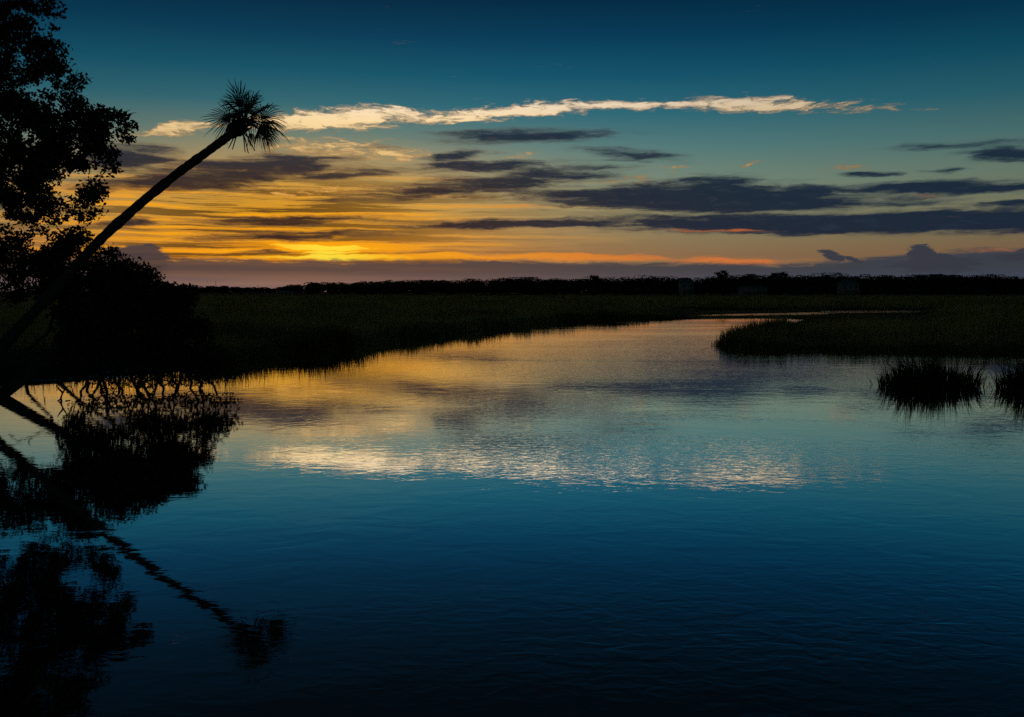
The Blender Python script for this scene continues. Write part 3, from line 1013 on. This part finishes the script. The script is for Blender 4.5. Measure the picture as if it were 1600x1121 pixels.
snag('crooked dead branch standing in the water below the bank', 'dead_branch',
     [[(97, 632, 0), (95, 622, 0), (98, 614, 0.05), (103, 606, 0), (111, 603, 0.05), (116, 618, 0.1)], [(98, 614, 0.05), (92, 608, 0), (88, 603, -0.05)], [(103, 606, 0), (98, 600, 0.1), (93, 596, 0.1)],
      [(95, 624, 0), (90, 627, 0), (96, 630, 0.05)], [(103, 627, 0), (110, 626, 0.1)]], 20.2, 0.018)
snag('short straight stick poking upright out of the water', 'stick', [[(70, 634, 0), (70, 628, 0), (70, 620, 0)]], 20.2, 0.014)
snag('small bent twig curled above the water beside the upright stick', 'twig',
     [[(58, 631, 0), (55, 626, 0), (49, 624, 0.02), (47, 627, 0.03), (52, 628, 0.02), (59, 623, 0.0)]], 20.2, 0.011)


# ------------------------------------------------------------------ far shore
def far_tops():
    T = [(200, 446, 900), (300, 447, 900), (340, 448, 900), (420, 450.5, 880), (450, 447, 820), (490, 442, 760), (540, 443, 740), (600, 440, 700), (700, 439, 650), (800, 436, 600), (880, 435, 560), (930, 434, 545),
         (970, 437, 530), (1000, 435, 525), (1020, 433, 520), (1060, 438, 510), (1110, 435, 500), (1160, 431, 490), (1200, 433, 485), (1250, 432, 475), (1285, 430, 470), (1330, 434, 460), (1365, 431, 455), (1420, 431, 450),
         (1500, 431, 440), (1560, 432, 440), (1600, 435, 440), (1700, 433, 440), (1850, 433, 440)]
    return np.array(T, float)


def dome(rng, base, wdt, hgt, n, size):
    """a broad-crowned tree as a shell of leaf sprays over lobes"""
    lobes = rng.normal(0, 1, (6, 3)) * np.array([wdt * 0.24, wdt * 0.2, hgt * 0.10]) + np.array([0, 0, hgt * 0.62])
    lr = np.array([wdt * 0.34, wdt * 0.34, hgt * 0.36]) * rng.uniform(0.65, 1.05, (6, 1))
    i = rng.integers(0, 6, n)
    v = rng.normal(0, 1, (n, 3)); v /= np.linalg.norm(v, axis=1)[:, None]
    p = lobes[i] + v * lr[i] * rng.uniform(0.8, 1.0, (n, 1))
    p[:, 2] = np.clip(p[:, 2], 0.2, hgt)
    return base + p


def leaf_quads(p, size, rng):
    n = len(p)
    a = rng.normal(0, 1, (n, 3)); a /= np.linalg.norm(a, axis=1)[:, None]
    b = np.cross(a, rng.normal(0, 1, (n, 3))); b /= np.linalg.norm(b, axis=1)[:, None]
    s = size * rng.uniform(0.6, 1.4, n)[:, None]
    return np.stack([p - a * s, p + b * s * 0.7, p + a * s, p - b * s * 0.7], 1).reshape(-1, 3)


def far_line(name, label, x0, x1, seed):
    rng = np.random.default_rng(seed)
    T = far_tops()
    pts = []
    x = x0
    while x < x1:
        for row in range(3):
            xx = x + rng.uniform(-6, 6)
            D = np.interp(xx, T[:, 0], T[:, 2]) + row * 9 + rng.uniform(-3, 3)
            ty = np.interp(xx, T[:, 0], T[:, 1])
            top = at(xx, ty, D)
            hh = top[2] * rng.uniform(0.86, 1.1)
            wdt = hh * rng.uniform(1.1, 2.1)
            pts.append(leaf_quads(dome(rng, np.array([top[0], D, 0.0]), wdt, hh, 1000, 0), 0.26 + D * 0.00022, rng))
        # undergrowth that closes the foot of the wood
        D = np.interp(x, T[:, 0], T[:, 2]) - 4
        b = at(x, 455, D)
        pts.append(leaf_quads(dome(rng, np.array([b[0], D, 0.0]), 16, 6.0, 420, 0), 0.7, rng))
        x += rng.uniform(11, 19)
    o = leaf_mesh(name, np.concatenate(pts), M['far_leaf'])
    tag(o, label, 'tree line', kind='stuff')


far_line('distant_woods', 'low distant tree line on the horizon under the sunset glow', 190, 560, 3)
far_line('distant_woods', 'dark wooded shore across the marsh in the middle of the horizon', 560, 1050, 4)
far_line('distant_woods', 'taller dark wooded shore with houses among the trees', 1050, 1720, 5)


def pine(label, px, top, D, puffs, seed):
    rng = np.random.default_rng(seed)
    t = at(px, top, D)
    root = empty('pine_tree', (t[0], D, 0.4))
    st = MB()
    st.tube([(t[0], D, 0.4), (t[0] + 0.2, D, t[2] * 0.5), (t[0], D, t[2] * 0.96)], [0.3, 0.24, 0.1], 6)
    br = MB()
    allp = []
    for (ox, oy, w_, h_) in puffs:
        c = at(px + ox, top + oy, D)
        allp.append(leaf_quads(c + rng.normal(0, 1, (150, 3)) * np.array([w_ * 0.3, w_ * 0.3, h_ * 0.3]), 0.35, rng))
        br.tube([(t[0], D, t[2] * 0.7), tuple(c)], [0.12, 0.05], 5)
    tr, b2 = st.build('trunk', M['bark'], None, True), br.build('branches', M['bark'], None, True)
    cr = leaf_mesh('crown', np.concatenate(allp), M['far_leaf'])
    adopt(root, tr, b2, cr)
    tag(root, label, 'tree', 'trees standing above the far wood')


pine('far tree rising above the wood with separate round tufts', 1128, 424, 480, [(-6, 4, 2.6, 1.6), (2, 1, 2.8, 1.5), (6, 5, 2.4, 1.6), (-2, 7, 2.6, 1.6), (0, 10, 4, 2)], 61)
pine('far flat-topped tree rising above the wood between two houses', 1218, 426, 470, [(-6, 3, 3.4, 1.4), (4, 2, 3.4, 1.5), (9, 4, 2.4, 1.2), (-11, 6, 2.4, 1.2), (0, 6, 5, 1.8)], 62)
pine('far round-headed tree standing above the middle of the wood', 929, 431, 520, [(-3, 2, 2.8, 1.6), (3, 2, 2.8, 1.6), (0, 5, 4, 2)], 63)


def house(label, px0, px1, ytop, ybase, D, style):
    a, b = at(px0, ybase, D), at(px1, ybase, D)
    top = at(px0, ytop, D)[2]
    wdt = b[0] - a[0]
    cx = (a[0] + b[0]) / 2
    z0 = 0.4
    hh = top - z0
    wall_h = hh * 0.72
    root = empty('house', (cx, D, z0))
    m = MB()
    m.box((0, 4, wall_h / 2), (wdt, 8, wall_h))
    wall = m.build('wall', M['white_wall'], root)
    rf = MB()
    if style == 'gable':
        rf.add([(-wdt / 2 - 0.4, -0.5, wall_h), (wdt / 2 + 0.4, -0.5, wall_h), (wdt / 2 + 0.4, 8.5, wall_h), (-wdt / 2 - 0.4, 8.5, wall_h), (0, -0.5, hh), (0, 8.5, hh)],
               [(0, 1, 4), (3, 5, 2), (0, 4, 5, 3), (1, 2, 5, 4), (0, 3, 2, 1)])
    else:
        rf.add([(-wdt / 2 - 0.4, -0.5, wall_h), (wdt / 2 + 0.4, -0.5, wall_h), (wdt / 2 + 0.4, 8.5, wall_h), (-wdt / 2 - 0.4, 8.5, wall_h), (-wdt / 3, 4, hh), (wdt / 3, 4, hh)],
               [(0, 1, 5, 4), (2, 3, 4, 5), (0, 4, 3), (1, 2, 5), (0, 3, 2, 1)])
    roof = rf.build('roof', M['pale_roof' if style == 'shed' else 'roof'], root)
    cols = max(2, int(wdt / 2.6))
    rows = 2 if wall_h > 4.5 else 1
    for r in range(rows):
        for c in range(cols):
            x = -wdt / 2 + wdt * (c + 0.5) / cols
            z = wall_h * (r + 0.5) / rows
            wn = MB()
            wn.box((x, -0.03, z), (1.1, 0.06, 1.5))
            wo_ = wn.build('window', M['white_wall'], root)
            pn = MB()
            pn.box((x, -0.065, z), (0.9, 0.03, 1.3))
            pn.build('pane', M['glass'], wo_)
    if style != 'shed':
        pr = MB()
        pr.box((0, -1.6, wall_h * 0.46), (wdt * 0.9, 3.0, 0.18))
        for c in range(4):
            pr.box((-wdt * 0.42 + wdt * 0.28 * c, -3.0, wall_h * 0.23), (0.25, 0.25, wall_h * 0.45))
        pr.build('porch', M['white_wall'], root)
    tag(root, label, 'house', 'houses along the far shore')


house('tall pale house half hidden in the far wood before the tufted tree', 1064, 1084, 434.5, 455, 488, 'hip')
house('long low pale house in the far wood below the flat-topped tree', 1158, 1199, 446, 455, 462, 'hip')
house('pale gabled house in the far wood at the thick end of the tree line', 1316, 1342, 437, 455, 440, 'gable')
house('small low pale building at the foot of the distant tree line under the sunset', 433, 455, 455.2, 459, 700, 'shed')


def mast(label, px, ytop, D):
    t = at(px, ytop, D)
    m = MB()
    m.tube([(0, 0, 0), (0, 0, t[2] * 0.5), (0, 0, t[2])], [0.28, 0.22, 0.12], 6)
    for k in (0.7, 0.85, 0.95):
        m.box((0, 0, t[2] * k), (1.4 * (1.2 - k), 0.15, 0.15))
    o = m.build('radio_mast', M['steel'])
    o.location = (t[0], D, 0)
    tag(o, label, 'mast', 'thin masts on the horizon')


mast('thin tall mast on the horizon nearest the thicket', 337, 439, 860)
mast('thin short mast on the horizon above the low tree line', 403, 444, 860)

# narrow wet mud flat under the trees
mf = MB()
edge = [(20, 597), (60, 595), (100, 593.5), (140, 592), (190, 588)]
lo = [on_water(x, y) for x, y in edge]
mf.add([(p[0], p[1] - 0.1, -0.02) for p in lo] + [(p[0] - 0.1, p[1] + 0.9, 0.10 + 0.015 * math.sin(i * 2)) for i, p in enumerate(lo)],
       [(i, i + 1, i + 6, i + 5) for i in range(4)])
mo = mf.build('mud_flat', M['wet_mud'], None, True)
mo['kind'] = 'structure'
